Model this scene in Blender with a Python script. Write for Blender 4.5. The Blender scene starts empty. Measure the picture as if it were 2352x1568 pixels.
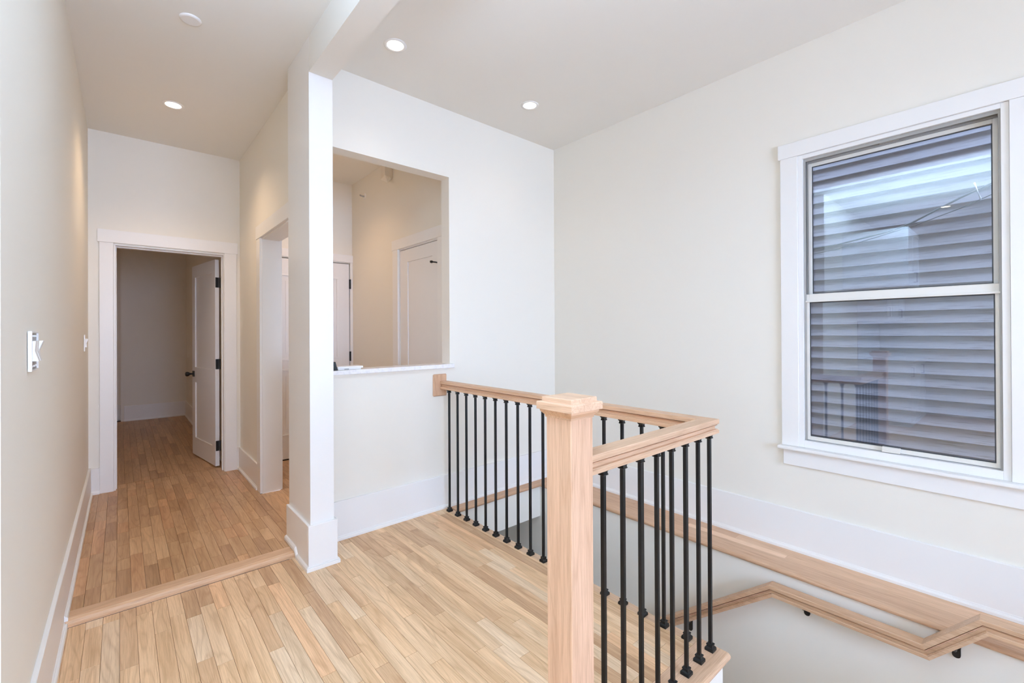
import bpy, bmesh, math, random
from mathutils import Vector, Matrix
S = bpy.context.scene
C = S.collection
random.seed(7)

# ------------------------------------------------------------------ camera, world, lights
cam_d = bpy.data.cameras.new('camera'); cam = bpy.data.objects.new('camera', cam_d); C.objects.link(cam)
FPX, PITCH, ROLL, YAW, CY = 1028.76, -3.1152e-3, -5.0874e-3, -.71834, 784 - 23.88
cy_, sy_ = math.cos(YAW), math.sin(YAW); cp, sp = math.cos(PITCH), math.sin(PITCH); cr, sr = math.cos(ROLL), math.sin(ROLL)
Rz = Matrix(((cy_, sy_, 0), (-sy_, cy_, 0), (0, 0, 1)))
A = Matrix(((1, 0, 0), (0, 0, -1), (0, 1, 0)))
P_ = Matrix(((1, 0, 0), (0, cp, -sp), (0, sp, cp)))
Q_ = Matrix(((cr, -sr, 0), (sr, cr, 0), (0, 0, 1)))
M = Q_ @ P_ @ A @ Rz                      # world -> (right, down, forward)
rx, dn, fw = M[0], M[1], M[2]
R = Matrix((( rx[0], -dn[0], -fw[0]), (rx[1], -dn[1], -fw[1]), (rx[2], -dn[2], -fw[2])))
cam.matrix_world = Matrix.Translation((0, 0, 1.4)) @ R.to_4x4()
cam_d.sensor_width = 36; cam_d.lens = FPX / 2352 * 36; cam_d.clip_start = .02
cam_d.shift_y = (CY - 784) / 2352
S.camera = cam
S.view_settings.view_transform = 'Standard'; S.view_settings.look = 'None'
S.view_settings.gamma = 1; S.view_settings.use_curve_mapping = False
S.view_settings.exposure = -0.24
S.cycles.use_denoising = True
S.cycles.max_bounces = 14; S.cycles.diffuse_bounces = 10; S.cycles.glossy_bounces = 5; S.cycles.transparent_max_bounces = 12
S.cycles.sample_clamp_indirect = 6; S.cycles.caustics_reflective = False; S.cycles.caustics_refractive = False

W = bpy.data.worlds.new('sky'); S.world = W; W.use_nodes = True
bg = W.node_tree.nodes['Background']; bg.inputs[0].default_value = (.54, .69, 1, 1); bg.inputs[1].default_value = 25

def area(name, loc, rot, sx, sy, power, col, spread=180):
    l = bpy.data.lights.new(name, 'AREA'); l.shape = 'RECTANGLE'; l.size = sx; l.size_y = sy
    l.energy = power; l.color = col; l.spread = math.radians(spread)
    o = bpy.data.objects.new(name, l); C.objects.link(o); o.location = loc; o.rotation_euler = rot
    return o
# cool fill lights added out of view behind and left of the camera
COOL = (.54, .75, 1)
area('rear_fill_light', (1.1, -3.42, 1.55), (math.radians(90), 0, 0), 2.6, 1.7, 27, (.62, .79, 1))
area('kitchen_fill_light', (-3.52, -.9, 1.6), (0, math.radians(-90), 0), 1.4, 1.8, 54, COOL)
# light thrown up at the ceiling behind the camera
area('ceiling_bounce', (-.3, .5, 2.35), (math.radians(180), 0, 0), .7, .7, 200, (.54, .75, 1), 150)

# ------------------------------------------------------------------ materials
def mat(name, col, rough=.5, spec=.5, metal=0):
    m = bpy.data.materials.new(name); m.use_nodes = True
    b = m.node_tree.nodes['Principled BSDF']
    b.inputs['Base Color'].default_value = (*col, 1); b.inputs['Roughness'].default_value = rough
    b.inputs['Metallic'].default_value = metal; b.inputs['Specular IOR Level'].default_value = spec
    return m
def srgb(r, g, b):
    f = lambda c: (c / 255) / 12.92 if c / 255 <= .04045 else ((c / 255 + .055) / 1.055) ** 2.4
    return (f(r), f(g), f(b))
def paint(name, col, rough, bump=.04, scale=260):
    m = mat(name, col, rough, .4); t = m.node_tree; b = t.nodes['Principled BSDF']
    tc = t.nodes.new('ShaderNodeTexCoord'); n = t.nodes.new('ShaderNodeTexNoise'); n.inputs['Scale'].default_value = scale
    bp = t.nodes.new('ShaderNodeBump'); bp.inputs['Strength'].default_value = bump; bp.inputs['Distance'].default_value = .001
    t.links.new(tc.outputs['Object'], n.inputs['Vector']); t.links.new(n.outputs[0], bp.inputs['Height'])
    t.links.new(bp.outputs[0], b.inputs['Normal'])
    return m
def wood(name, col, rough=.38, var=1.0, axis=1):
    """straight + cathedral grain along one local axis; tone comes from the object's own colour"""
    m = mat(name, col, rough, .4); t = m.node_tree; N = t.nodes; L = t.links; b = N['Principled BSDF']
    tc = N.new('ShaderNodeTexCoord'); oi = N.new('ShaderNodeObjectInfo')
    mul = N.new('ShaderNodeVectorMath'); mul.operation = 'SCALE'; mul.inputs[0].default_value = (13.1, 7.7, 9.3)
    L.new(oi.outputs['Random'], mul.inputs['Scale'])
    add = N.new('ShaderNodeVectorMath'); L.new(tc.outputs['Object'], add.inputs[0]); L.new(mul.outputs[0], add.inputs[1])
    def mapping(sc):
        mp = N.new('ShaderNodeMapping'); s = [sc[1]] * 3; s[axis] = sc[0]; mp.inputs['Scale'].default_value = s
        L.new(add.outputs[0], mp.inputs['Vector']); return mp.outputs[0]
    # warped rings
    n1 = N.new('ShaderNodeTexNoise'); n1.inputs['Scale'].default_value = 1; n1.inputs['Detail'].default_value = 2
    L.new(mapping((.75, 8)), n1.inputs['Vector'])
    rm = N.new('ShaderNodeMath'); rm.operation = 'MULTIPLY'; rm.inputs[1].default_value = 15
    L.new(n1.outputs[0], rm.inputs[0])
    fr = N.new('ShaderNodeMath'); fr.operation = 'PINGPONG'; fr.inputs[1].default_value = .5; L.new(rm.outputs[0], fr.inputs[0])
    r1 = N.new('ShaderNodeValToRGB'); e = r1.color_ramp.elements
    e[0].position = 0; e[0].color = (.70, .62, .54, 1); e[1].position = .22; e[1].color = (1, 1, 1, 1)
    L.new(fr.outputs[0], r1.inputs[0])
    # fine fibres
    n2 = N.new('ShaderNodeTexNoise'); n2.inputs['Scale'].default_value = 1; n2.inputs['Detail'].default_value = 4; n2.inputs['Roughness'].default_value = .7
    L.new(mapping((7, 240)), n2.inputs['Vector'])
    r2 = N.new('ShaderNodeValToRGB'); e = r2.color_ramp.elements
    e[0].position = .34; e[0].color = (.78, .72, .66, 1); e[1].position = .60; e[1].color = (1.05, 1.04, 1.03, 1)
    L.new(n2.outputs[0], r2.inputs[0])
    # broad tone drift
    n3 = N.new('ShaderNodeTexNoise'); n3.inputs['Scale'].default_value = 1; n3.inputs['Detail'].default_value = 1
    L.new(mapping((1.1, 22)), n3.inputs['Vector'])
    r3 = N.new('ShaderNodeValToRGB'); e = r3.color_ramp.elements
    e[0].position = .32; e[0].color = (.84, .79, .73, 1); e[1].position = .66; e[1].color = (1.08, 1.09, 1.09, 1)
    L.new(n3.outputs[0], r3.inputs[0])
    def mult(a, bb, f):
        x = N.new('ShaderNodeMix'); x.data_type = 'RGBA'; x.blend_type = 'MULTIPLY'; x.inputs[0].default_value = f
        L.new(a, x.inputs[6]); L.new(bb, x.inputs[7]); return x.outputs[2]
    base = N.new('ShaderNodeRGB'); base.outputs[0].default_value = (*col, 1)
    c = mult(base.outputs[0], oi.outputs['Color'], 1)
    c = mult(c, r1.outputs[0], .5 * var); c = mult(c, r2.outputs[0], .75); c = mult(c, r3.outputs[0], .9 * var)
    L.new(c, b.inputs['Base Color'])
    bp = N.new('ShaderNodeBump'); bp.inputs['Strength'].default_value = .12; bp.inputs['Distance'].default_value = .0006
    L.new(n2.outputs[0], bp.inputs['Height']); L.new(bp.outputs[0], b.inputs['Normal'])
    return m

WALL = paint('wall_paint', srgb(240, 237, 230), .6)
CEIL = paint('ceiling_paint', srgb(238, 237, 234), .8)
TRIM = paint('trim_paint', srgb(243, 243, 244), .3, .015, 90)
DOORW = paint('door_paint', srgb(240, 240, 242), .35, .015, 90)
BLACK = mat('black_iron', (.006, .006, .0065), .38, .3)
BLACKM = mat('black_hardware', (.006, .006, .007), .35, .5)
OAKF = wood('oak_floor', (.75, .52, .325), .33)
OAKX = wood('oak_rail_across', (.665, .47, .335), .42, .6, 0)
OAKY = wood('oak_rail_along', (.665, .47, .335), .42, .6, 1)
OAKZ = wood('oak_newel', (.67, .47, .34), .5, .6, 2)
VINYL = paint('window_vinyl', srgb(232, 230, 226), .35, .01, 60)
PLASTIC = mat('white_plastic', srgb(245, 245, 246), .3)
SWGREY = mat('switch_metal', srgb(178, 178, 182), .4, .5, .5)
QUARTZ = mat('white_quartz', srgb(240, 240, 244), .15)
def quartz_detail(m):
    t = m.node_tree; n = t.nodes.new('ShaderNodeTexNoise'); n.inputs['Scale'].default_value = 45; n.inputs['Detail'].default_value = 8
    tc = t.nodes.new('ShaderNodeTexCoord'); r = t.nodes.new('ShaderNodeValToRGB')
    r.color_ramp.elements[0].position = .32; r.color_ramp.elements[0].color = (*srgb(232, 232, 238), 1)
    r.color_ramp.elements[1].position = .5; r.color_ramp.elements[1].color = (*srgb(243, 243, 246), 1)
    t.links.new(tc.outputs['Object'], n.inputs['Vector']); t.links.new(n.outputs[0], r.inputs[0]); t.links.new(r.outputs[0], t.nodes['Principled BSDF'].inputs['Base Color'])
quartz_detail(QUARTZ)
CAB = paint('cabinet_paint', srgb(240, 241, 243), .35, .01, 60)
STEEL = mat('brushed_steel', (.35, .35, .36), .3, .5, 1)
TILE = mat('glazed_tile', srgb(232, 234, 236), .12)
GROUT = mat('grout', srgb(150, 150, 150), .8)
GASKET_GAP = mat('dark_gasket_and_gap', srgb(58, 58, 62), .5)
TRACK = mat('shaded_grey_track', srgb(165, 163, 160), .4)  # greyer than the vinyl: shadow in the tracks is put into the colour
def emis(name, col, s):
    m = bpy.data.materials.new(name); m.use_nodes = True; t = m.node_tree; t.nodes.clear()
    e = t.nodes.new('ShaderNodeEmission'); e.inputs[0].default_value = (*col, 1); e.inputs[1].default_value = s
    o = t.nodes.new('ShaderNodeOutputMaterial'); t.links.new(e.outputs[0], o.inputs[0]); return m
LED = emis('led_lens', (1, .9, .76), 9)
def glass():
    m = bpy.data.materials.new('window_glass'); m.use_nodes = True; t = m.node_tree; t.nodes.clear()
    tr = t.nodes.new('ShaderNodeBsdfTransparent'); tr.inputs[0].default_value = (.95, .97, .97, 1)
    g = t.nodes.new('ShaderNodeBsdfGlossy'); g.inputs['Roughness'].default_value = 0; g.inputs[0].default_value = (.92, .96, 1, 1)
    f = t.nodes.new('ShaderNodeFresnel'); f.inputs[0].default_value = 1.5
    ma = t.nodes.new('ShaderNodeMath'); ma.operation = 'MULTIPLY'; ma.inputs[1].default_value = 2.4; ma.use_clamp = True
    mx = t.nodes.new('ShaderNodeMixShader'); o = t.nodes.new('ShaderNodeOutputMaterial')
    t.links.new(f.outputs[0], ma.inputs[0]); t.links.new(ma.outputs[0], mx.inputs[0]); t.links.new(tr.outputs[0], mx.inputs[1]); t.links.new(g.outputs[0], mx.inputs[2]); t.links.new(mx.outputs[0], o.inputs[0])
    return m
GLASS = glass()
def siding_mat():
    m = mat('weathered_siding', srgb(150, 150, 165), .75, .3); t = m.node_tree; N = t.nodes; L = t.links
    tc = N.new('ShaderNodeTexCoord'); mp = N.new('ShaderNodeMapping'); mp.inputs['Scale'].default_value = (8, 5, 110)
    n = N.new('ShaderNodeTexNoise'); n.inputs['Scale'].default_value = 1; n.inputs['Detail'].default_value = 6
    r = N.new('ShaderNodeValToRGB'); r.color_ramp.elements[0].position = .28; r.color_ramp.elements[0].color = (*srgb(112, 107, 110), 1)
    r.color_ramp.elements[1].position = .46; r.color_ramp.elements[1].color = (*srgb(150, 146, 152), 1)
    L.new(tc.outputs['Object'], mp.inputs[0]); L.new(mp.outputs[0], n.inputs['Vector']); L.new(n.outputs[0], r.inputs[0]); L.new(r.outputs[0], N['Principled BSDF'].inputs['Base Color'])
    bp = N.new('ShaderNodeBump'); bp.inputs['Strength'].default_value = .4; bp.inputs['Distance'].default_value = .002
    L.new(n.outputs[0], bp.inputs['Height']); L.new(bp.outputs[0], N['Principled BSDF'].inputs['Normal'])
    return m
SIDING = siding_mat()
BOUNCECUT = mat('dark_bounce_cut', srgb(96, 88, 84), .85)  # dark finish added outside to cut light bounced onto the siding
SUB = mat('subfloor', (.06, .04, .03), .8)
CABLE = mat('black_cable', (.05, .055, .06), .5)

# ------------------------------------------------------------------ mesh helpers (world coordinates in, parent's place taken off)
class MB:
    def __init__(s): s.v = []; s.f = []; s.sm = []
    def add(s, vs, fs, smooth=False):
        k = len(s.v); s.v += [tuple(v) for v in vs]; s.f += [tuple(i + k for i in f) for f in fs]; s.sm += [smooth] * len(fs); return s
    def box(s, x0, x1, y0, y1, z0, z1):
        x0, x1 = sorted((x0, x1)); y0, y1 = sorted((y0, y1)); z0, z1 = sorted((z0, z1))
        return s.add([(x0, y0, z0), (x1, y0, z0), (x1, y1, z0), (x0, y1, z0), (x0, y0, z1), (x1, y0, z1), (x1, y1, z1), (x0, y1, z1)],
                     [(3, 2, 1, 0), (4, 5, 6, 7), (0, 1, 5, 4), (1, 2, 6, 5), (2, 3, 7, 6), (3, 0, 4, 7)])
    def prism(s, poly, z0, z1):                      # polygon in x,y (anticlockwise), extruded in z
        n = len(poly)
        return s.add([(x, y, z0) for x, y in poly] + [(x, y, z1) for x, y in poly],
                     [tuple(range(n))[::-1], tuple(range(n, 2 * n))] + [(i, (i + 1) % n, (i + 1) % n + n, i + n) for i in range(n)])
    def sqstack(s, cx, cy, prof):                    # square sections: (z, half width)
        vs = []; fs = []
        for z, h in prof: vs += [(cx - h, cy - h, z), (cx + h, cy - h, z), (cx + h, cy + h, z), (cx - h, cy + h, z)]
        for k in range(len(prof) - 1):
            for i in range(4): fs.append((4 * k + i, 4 * k + (i + 1) % 4, 4 * k + 4 + (i + 1) % 4, 4 * k + 4 + i))
        fs.append((3, 2, 1, 0)); n = 4 * len(prof); fs.append((n - 4, n - 3, n - 2, n - 1))
        return s.add(vs, fs)
    def lathe(s, c, axis, prof, n=24, smooth=True):  # prof: (distance along axis, radius)
        a = Vector(axis).normalized(); u = a.orthogonal().normalized(); w = a.cross(u); c = Vector(c); vs = []; fs = []
        for d, r in prof:
            for i in range(n):
                t = 2 * math.pi * i / n; vs.append(c + a * d + u * (r * math.cos(t)) + w * (r * math.sin(t)))
        for k in range(len(prof) - 1):
            for i in range(n): fs.append((k * n + i, k * n + (i + 1) % n, (k + 1) * n + (i + 1) % n, (k + 1) * n + i))
        s.add(vs, fs, smooth)
        m = (len(prof) - 1) * n
        s.add(vs[:n], [tuple(range(n))[::-1]]); s.add(vs[m:m + n], [tuple(range(n))])
        return s
    def tube(s, pts, r, n=8):
        pts = [Vector(p) for p in pts]; vs = []; fs = []; up = Vector((0, 0, 1))
        for i, p in enumerate(pts):
            d = (pts[min(i + 1, len(pts) - 1)] - pts[max(i - 1, 0)]).normalized()
            u = d.cross(up); u = u.normalized() if u.length > 1e-3 else Vector((1, 0, 0)); w = d.cross(u)
            rr = r[i] if isinstance(r, (list, tuple)) else r
            for k in range(n):
                t = 2 * math.pi * k / n; vs.append(p + u * (rr * math.cos(t)) + w * (rr * math.sin(t)))
        for i in range(len(pts) - 1):
            for k in range(n): fs.append((i * n + k, i * n + (k + 1) % n, (i + 1) * n + (k + 1) % n, (i + 1) * n + k))
        s.add(vs, fs, True); s.add(vs[:n], [tuple(range(n))]); s.add(vs[-n:], [tuple(range(n))]); return s
    def sweep(s, prof, p0, p1, side, prev=None, nxt=None):
        """profile (w,h) swept p0->p1; w along side, h along side x dir; ends mitred towards prev / nxt directions"""
        p0 = Vector(p0); p1 = Vector(p1); d = (p1 - p0).normalized(); side = Vector(side).normalized(); up = side.cross(d)
        if up.z < 0: up = -up
        def nrm(o): return d if o is None else (d + Vector(o).normalized()).normalized()
        n0, n1 = nrm(prev), nrm(nxt); vs = []
        for p, nn in ((p0, n0), (p1, n1)):
            for w, h in prof:
                q = p + side * w + up * h; vs.append(q + d * ((p - q).dot(nn) / d.dot(nn)))
        n = len(prof)
        return s.add(vs, [tuple(range(n))[::-1], tuple(range(n, 2 * n))] + [(i, (i + 1) % n, (i + 1) % n + n, i + n) for i in range(n)])
    def build(s, name, m, parent=None, bevel=0, seg=1, kind=None, label=None, color=None):
        o0 = Vector((0, 0, 0))
        if parent is not None:
            q = parent
            while q is not None: o0 += q.location; q = q.parent
        me = bpy.data.meshes.new(name)
        own = Vector((0, 0, 0))
        if parent is None or True:
            xs = [v[0] for v in s.v]; ys = [v[1] for v in s.v]; zs = [v[2] for v in s.v]
            own = Vector(((min(xs) + max(xs)) / 2, (min(ys) + max(ys)) / 2, min(zs)))
        me.from_pydata([(v[0] - own[0], v[1] - own[1], v[2] - own[2]) for v in s.v], [], s.f)
        me.polygons.foreach_set('use_smooth', s.sm)
        bm = bmesh.new(); bm.from_mesh(me); bmesh.ops.recalc_face_normals(bm, faces=bm.faces)
        if bevel:
            es = [e for e in bm.edges if len(e.link_faces) == 2 and e.calc_face_angle() > .5 and not (e.link_faces[0].smooth and e.link_faces[1].smooth)]
            bmesh.ops.bevel(bm, geom=es, offset=bevel, segments=seg, affect='EDGES', profile=.6)
        bm.to_mesh(me); bm.free()
        me.materials.append(m)
        o = bpy.data.objects.new(name, me); C.objects.link(o); o.location = own - o0
        if parent is not None: o.parent = parent
        if kind: o['kind'] = kind
        if label: o['label'] = label
        if color: o.color = (*color, 1)
        return o
def bx(*a): return MB().box(*a)
def empty(name, loc=(0, 0, 0), label=None, cat=None, group=None, kind=None):
    o = bpy.data.objects.new(name, None); C.objects.link(o); o.location = loc
    return tag(o, label, cat, group, kind)
def tag(o, label=None, cat=None, group=None, kind=None):
    if label: o['label'] = label
    if cat: o['category'] = cat
    if group: o['group'] = group
    if kind: o['kind'] = kind
    return o
ST = 'structure'

# ------------------------------------------------------------------ key planes
XW, YB, ZC, ZH, HF = 3.25, 3.075, 3.211, 3.165, .03    # window wall, back wall, ceilings, hall floor
YE, XH, XD = 5.262, .918, 2.079                        # hall end wall, hall right wall, foyer right wall
XRB, YR, XK = -3.6, -3.5, -.228                        # kitchen far wall, rear wall, near end of left wall

# ------------------------------------------------------------------ shell
def lx(y): return XK + (y - 1.7) / (YE - 1.7) * .020      # the left wall runs a touch out of true
MB().prism([(lx(1.7), 1.7), (lx(YE + .14), YE + .14), (lx(YE + .14) - .13, YE + .14), (lx(1.7) - .13, 1.7)], 0, ZC).build('wall_left', WALL, kind=ST)
tag(MB().box(XRB, XK - .129, 1.7, 1.83, 0, ZC).build('wall_kitchen', WALL), kind=ST)
tag(MB().box(XRB - .12, XRB, YR - .12, 1.83, 0, ZC).build('wall_kitchen_side', WALL), kind=ST)
b = MB().box(XRB - .12, -.2, YR - .12, YR, 0, ZC).box(2.4, XW + .15, YR - .12, YR, -1.2, ZC).box(-.2, 2.4, YR - .12, YR, 0, .7).box(-.2, 2.4, YR - .12, YR, 2.4, ZC)
b.build('wall_rear', WALL, kind=ST)
# window wall with its opening
wy0, wy1, wz0, wz1 = .06, .93, .69, 2.50
b = MB().box(XW, XW + .16, YR - .12, wy0, -3.2, ZC).box(XW, XW + .16, wy1, 5.5, -3.2, ZC).box(XW, XW + .16, wy0, wy1, -3.2, wz0).box(XW, XW + .16, wy0, wy1, wz1, ZC)
b.build('wall_right', WALL, kind=ST)
# back wall with the pass-through
b = MB().box(.983, 2.014, YB, 3.19, 0, 1.118).box(.983, 2.014, YB, 3.19, 2.665, ZC).box(2.014, XW, YB, 3.19, -.03, ZC)
b.build('wall_back', WALL, kind=ST)
MB().box(.845, .983, 2.79, 3.232, 0, ZC).build('pillar', TRIM, kind=ST)
MB().box(.845, .983, YR, 2.789, 2.955, ZC).build('beam', CEIL, kind=ST)
# hall end wall
ex0, ex1, ezt = -.045, .782, 2.196
b = MB().box(lx(YE) - .13, ex0, YE, 5.40, 0, ZC).box(ex1, 2.3, YE, 5.40, 0, HF).box(ex1, 1.13, YE, 5.40, HF, ZC).box(ex0, ex1, YE, 5.40, ezt, ZC)
b.box(1.13, 2.05, YE, 5.40, 2.225, ZC).box(2.05, 2.3, YE, 5.40, HF, ZC)
b.build('wall_hall_end', WALL, kind=ST)
# hall right wall with the cased opening
oy0, oy1, ozt = 3.36, 4.325, 2.232
b = MB().box(XH, 1.055, 3.232, oy0, 0, ZC).box(XH, 1.055, oy1, YE, 0, ZC).box(XH, 1.055, oy0, oy1, ozt, ZC)
b.build('wall_hall_right', WALL, kind=ST)
# foyer right wall with a door in it
dy0, dy1, dzt = 3.325, 4.075, 2.228
b = MB().box(XD, XD + .12, 3.19, dy0, 0, ZC).box(XD, XD + .12, dy1, YE, 0, ZC).box(XD, XD + .12, dy0, dy1, dzt, ZC).box(XD + .1, XD + .12, dy0, dy1, 0, dzt)
b.build('wall_foyer_right', WALL, kind=ST)
# dark room behind the open door
RB = 9.35
MB().box(.04, .84, RB, RB + .1, 0, ZC).box(-1.6, .04, RB + .25, RB + .35, 0, ZC).box(.0, .04, RB, RB + .25, 0, ZC).build('wall_bedroom_back', WALL, kind=ST)
MB().box(.84, .94, 5.40, RB + .35, 0, ZC).build('wall_bedroom_right', WALL, kind=ST)
MB().box(-1.7, -1.6, 5.40, RB + .35, 0, ZC).box(-1.7, lx(YE) - .13, 5.30, 5.40, 0, ZC).build('wall_bedroom_left', WALL, kind=ST)
# ceilings
MB().box(.983, XW + .16, YR - .12, YB, ZC, ZC + .1).build('ceiling', CEIL, kind=ST)
MB().box(XRB - .12, .983, YR - .12, 3.19, ZH, ZC + .1).box(XRB, 2.3, 3.19, RB + .4, ZH, ZC + .1).build('ceiling_hall', CEIL, kind=ST)

# floors ----------------------------------------------------------------
def plank_rows(parent, x0, x1, y0, y1, z, w, lo, hi, tones, limit=None, clip=None):
    n = 0; x = x0
    while x < x1 - .004:
        xa, xb = x, min(x + w, x1); y = y0 - random.random() * hi
        while y < y1:
            L = random.uniform(lo, hi); a, c = max(y, y0), min(y + L, y1); y += L
            if c - y0 < .05: continue
            if a - y0 < .05: a = y0
            if y1 - c < .05: c = y1; y = y1
            if clip and clip(xa, xb, a, c): continue
            t = random.choice(tones); k = random.uniform(.95, 1.04)
            g = .0005
            o = bx(xa + g, xb - g, a + g, c - g, z - .018, z + random.uniform(0, .0003)).build('plank', OAKF, parent, bevel=.0007, color=(t[0] * k, t[1] * k, t[2] * k))
            n += 1
        x = xb
    return n
# tones multiply the oak colour
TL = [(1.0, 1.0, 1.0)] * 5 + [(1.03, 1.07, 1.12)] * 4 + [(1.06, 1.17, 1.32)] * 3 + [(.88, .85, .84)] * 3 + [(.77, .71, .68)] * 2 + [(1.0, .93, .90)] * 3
TH = [(.74, .66, .58)] * 6 + [(.68, .59, .50)] * 4 + [(.81, .74, .66)] * 2 + [(.60, .51, .44)] * 2 + [(.78, .65, .56)] * 3  # hall boards: the dimmer light there is put into darker tones
fl = bx(XRB, 1.075, YR, 3.02, -.22, -.019).box(1.0749, 1.90, .90, 3.075, -.22, -.019).build('floor', SUB, kind=ST)
n1 = plank_rows(fl, -.19, .7972, .985, 3.0105, 0, .0617, .30, .95, TL) + plank_rows(fl, .7972, 1.91, .985, 3.06, 0, .0617, .30, .95, TL)
n2 = 0
bx(XRB, -.19, YR, 3.0, -.0189, 0).build('floorboards_kitchen', OAKF, fl)
bx(-.19, 1.06, YR, .985, -.0189, 0).build('floorboards_entry', OAKF, fl)
bx(1.91, 1.93, .985, 3.06, -.0189, 0).build('plank', OAKF, fl)
fh = bx(-.23, XH, 3.11, YE + .14, -.22, HF - .019).build('floor_hall', SUB, kind=ST)
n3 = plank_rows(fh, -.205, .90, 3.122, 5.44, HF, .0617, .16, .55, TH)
bx(.9005, 1.06, 3.45, 4.30, HF - .018, HF).build('threshold_plank', OAKF, fh, color=(.84, .76, .68))
fb = bx(-1.6, .84, 5.441, RB + .25, -.22, HF - .019).build('floor_bedroom', SUB, kind=ST)
n4 = plank_rows(fb, -.22, .84, 5.442, 9.35, HF, .0617, .35, .8, [(a * .98, c * .95, d * .93) for a, c, d in TH])
bx(-1.6, -.221, 5.442, 9.6, HF - .018, HF).build('floorboards_side', OAKF, fb, color=(.84, .78, .71))
ff = bx(1.061, XD + .1, 3.06, YE, -.22, HF - .019).build('floor_foyer', SUB, kind=ST)
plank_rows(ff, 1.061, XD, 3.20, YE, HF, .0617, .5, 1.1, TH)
print('planks', n1, n3, n4)
# step nosing between hall and landing
o = MB(); pr = [(0, .03), (.012, .0335), (.030, .033), (.085, .0315), (.112, HF), (.112, 0), (0, 0)]
o.add([(-.206, 3.013 + a, z) for a, z in [(0, .001), (.001, .016), (.009, .028), (.026, .0335), (.09, .032), (.11, HF), (.11, .001)]] +
      [(.8295, 3.013 + a, z) for a, z in [(0, .001), (.001, .016), (.009, .028), (.026, .0335), (.09, .032), (.11, HF), (.11, .001)]],
      [tuple(range(7)), tuple(range(13, 6, -1))] + [(i, (i + 1) % 7, (i + 1) % 7 + 7, i + 7) for i in range(7)])
o.build('trim_1', OAKX, kind=ST, label='rounded oak step nosing between hall and landing', color=(1.0, .93, .84))

# stairwell ---------------------------------------------------------------
def nose(mb, x0, x1, y0, y1, edge, t=.030, r=.0148):
    """board whose top is z=0 with a rounded front edge; edge in '-x','-y','+x'"""
    k = 5; arc = []
    for i in range(k + 1):
        a = math.pi / 2 * i / k; arc.append((r * (1 - math.sin(a)), -r + r * math.cos(a)))
    pr = [(u, z) for u, z in arc] + [(.0, -t + r)]
    for i in range(1, k + 1):
        a = math.pi / 2 * i / k; pr.append((r * (1 - math.cos(a)), -t + r - r * math.sin(a)))
    if edge == '+x': pts = [(x1 - u, z) for u, z in pr] + [(x0, -t), (x0, 0)]; f = lambda p, y: (p[0], y, p[1])
    if edge == '-x': pts = [(x0 + u, z) for u, z in pr] + [(x1, -t), (x1, 0)]; f = lambda p, y: (p[0], y, p[1])
    if edge == '-y': pts = [(y0 + u, z) for u, z in pr] + [(y1, -t), (y1, 0)]; f = lambda p, x: (x, p[0], p[1])
    a, c = ((y0, y1) if 'x' in edge else (x0, x1)); n = len(pts)
    mb.add([f(p, a) for p in pts] + [f(p, c) for p in pts], [tuple(range(n)), tuple(range(2 * n - 1, n - 1, -1))] + [(i, (i + 1) % n, (i + 1) % n + n, i + n) for i in range(n)])
    return mb
le = empty('trim_2', (1.95, 1.9, 0), kind=ST, label='oak nosing boards along the landing edge')
nose(MB(), 1.931, 1.992, .985, 3.055, '+x').build('nosing_board', OAKY, le, color=(.98, .96, .94))
b = MB(); nose(b, 1.06, 1.992, .846, .984, '-y'); b.build('nosing_board', OAKX, le, bevel=0, color=(1.0, .96, .93))
# ledges round the well
lg = empty('trim_3', (3.0, 1.5, 0), kind=ST, label='oak ledge boards along the foot of the window wall')
nose(MB(), 2.920, 3.075, -.6, 2.955, '-x').build('ledge_board', OAKY, lg, color=(.90, .83, .78))
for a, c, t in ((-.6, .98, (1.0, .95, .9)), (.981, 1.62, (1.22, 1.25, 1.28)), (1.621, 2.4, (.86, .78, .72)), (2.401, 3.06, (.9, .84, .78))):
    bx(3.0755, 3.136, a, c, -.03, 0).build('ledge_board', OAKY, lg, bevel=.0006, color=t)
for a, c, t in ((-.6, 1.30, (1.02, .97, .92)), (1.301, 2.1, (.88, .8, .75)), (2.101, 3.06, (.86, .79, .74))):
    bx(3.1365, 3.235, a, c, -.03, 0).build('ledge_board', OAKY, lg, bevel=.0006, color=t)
lb = empty('trim_4', (2.4, 3.0, 0), kind=ST, label='oak nosing strip along the foot of the back wall')
nose(MB(), 1.9925, 3.0755, 2.956, 3.06, '-y').build('ledge_board', OAKX, lb, color=(.84, .76, .70))
MB().box(2.945, XW, -.6, 4.3, -3.2, -.031).build('wall_stairwell_right', WALL, kind=ST)
MB().box(1.967, 2.945, 2.985, 4.3, -.31, -.031).build('wall_stairwell_back', WALL, kind=ST)
MB().box(1.85, 1.965, .87, 4.3, -3.2, -.031).box(1.06, 1.85, .87, .98, -3.2, -.031).build('wall_stairwell_left', WALL, kind=ST)
MB().box(1.85, 3.25, 4.3, 4.4, -3.2, .02).build('wall_stairwell_far', WALL, kind=ST)
MB().box(1.06, 2.945, -.6, -.501, -3.2, -.03).build('wall_stairwell_near', WALL, kind=ST)
MB().box(.98, 1.053, -.6, .869, -3.2, -.221).build('wall_stairwell_start', WALL, kind=ST)
MB().box(1.075, XW, YR, -.5, -.22, 0).build('floor_side', OAKF, kind=ST)
stp = empty('staircase', (2.4, 1, -1), 'oak staircase turning down through the well below the railing', 'staircase')
for i in range(4):
    x = 1.075 + .27 * i; x1 = x + .27 if i < 3 else 1.965
    bx(x - .02, x1, -.5, .869, -.19 * (i + 1) - .03, -.19 * (i + 1)).build('tread', OAKF, stp)
    bx(x - .001, x + .015, -.5, .869, -.19 * (i + 1) - .03, -.19 * i - .03).build('riser', TRIM, stp)
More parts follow.
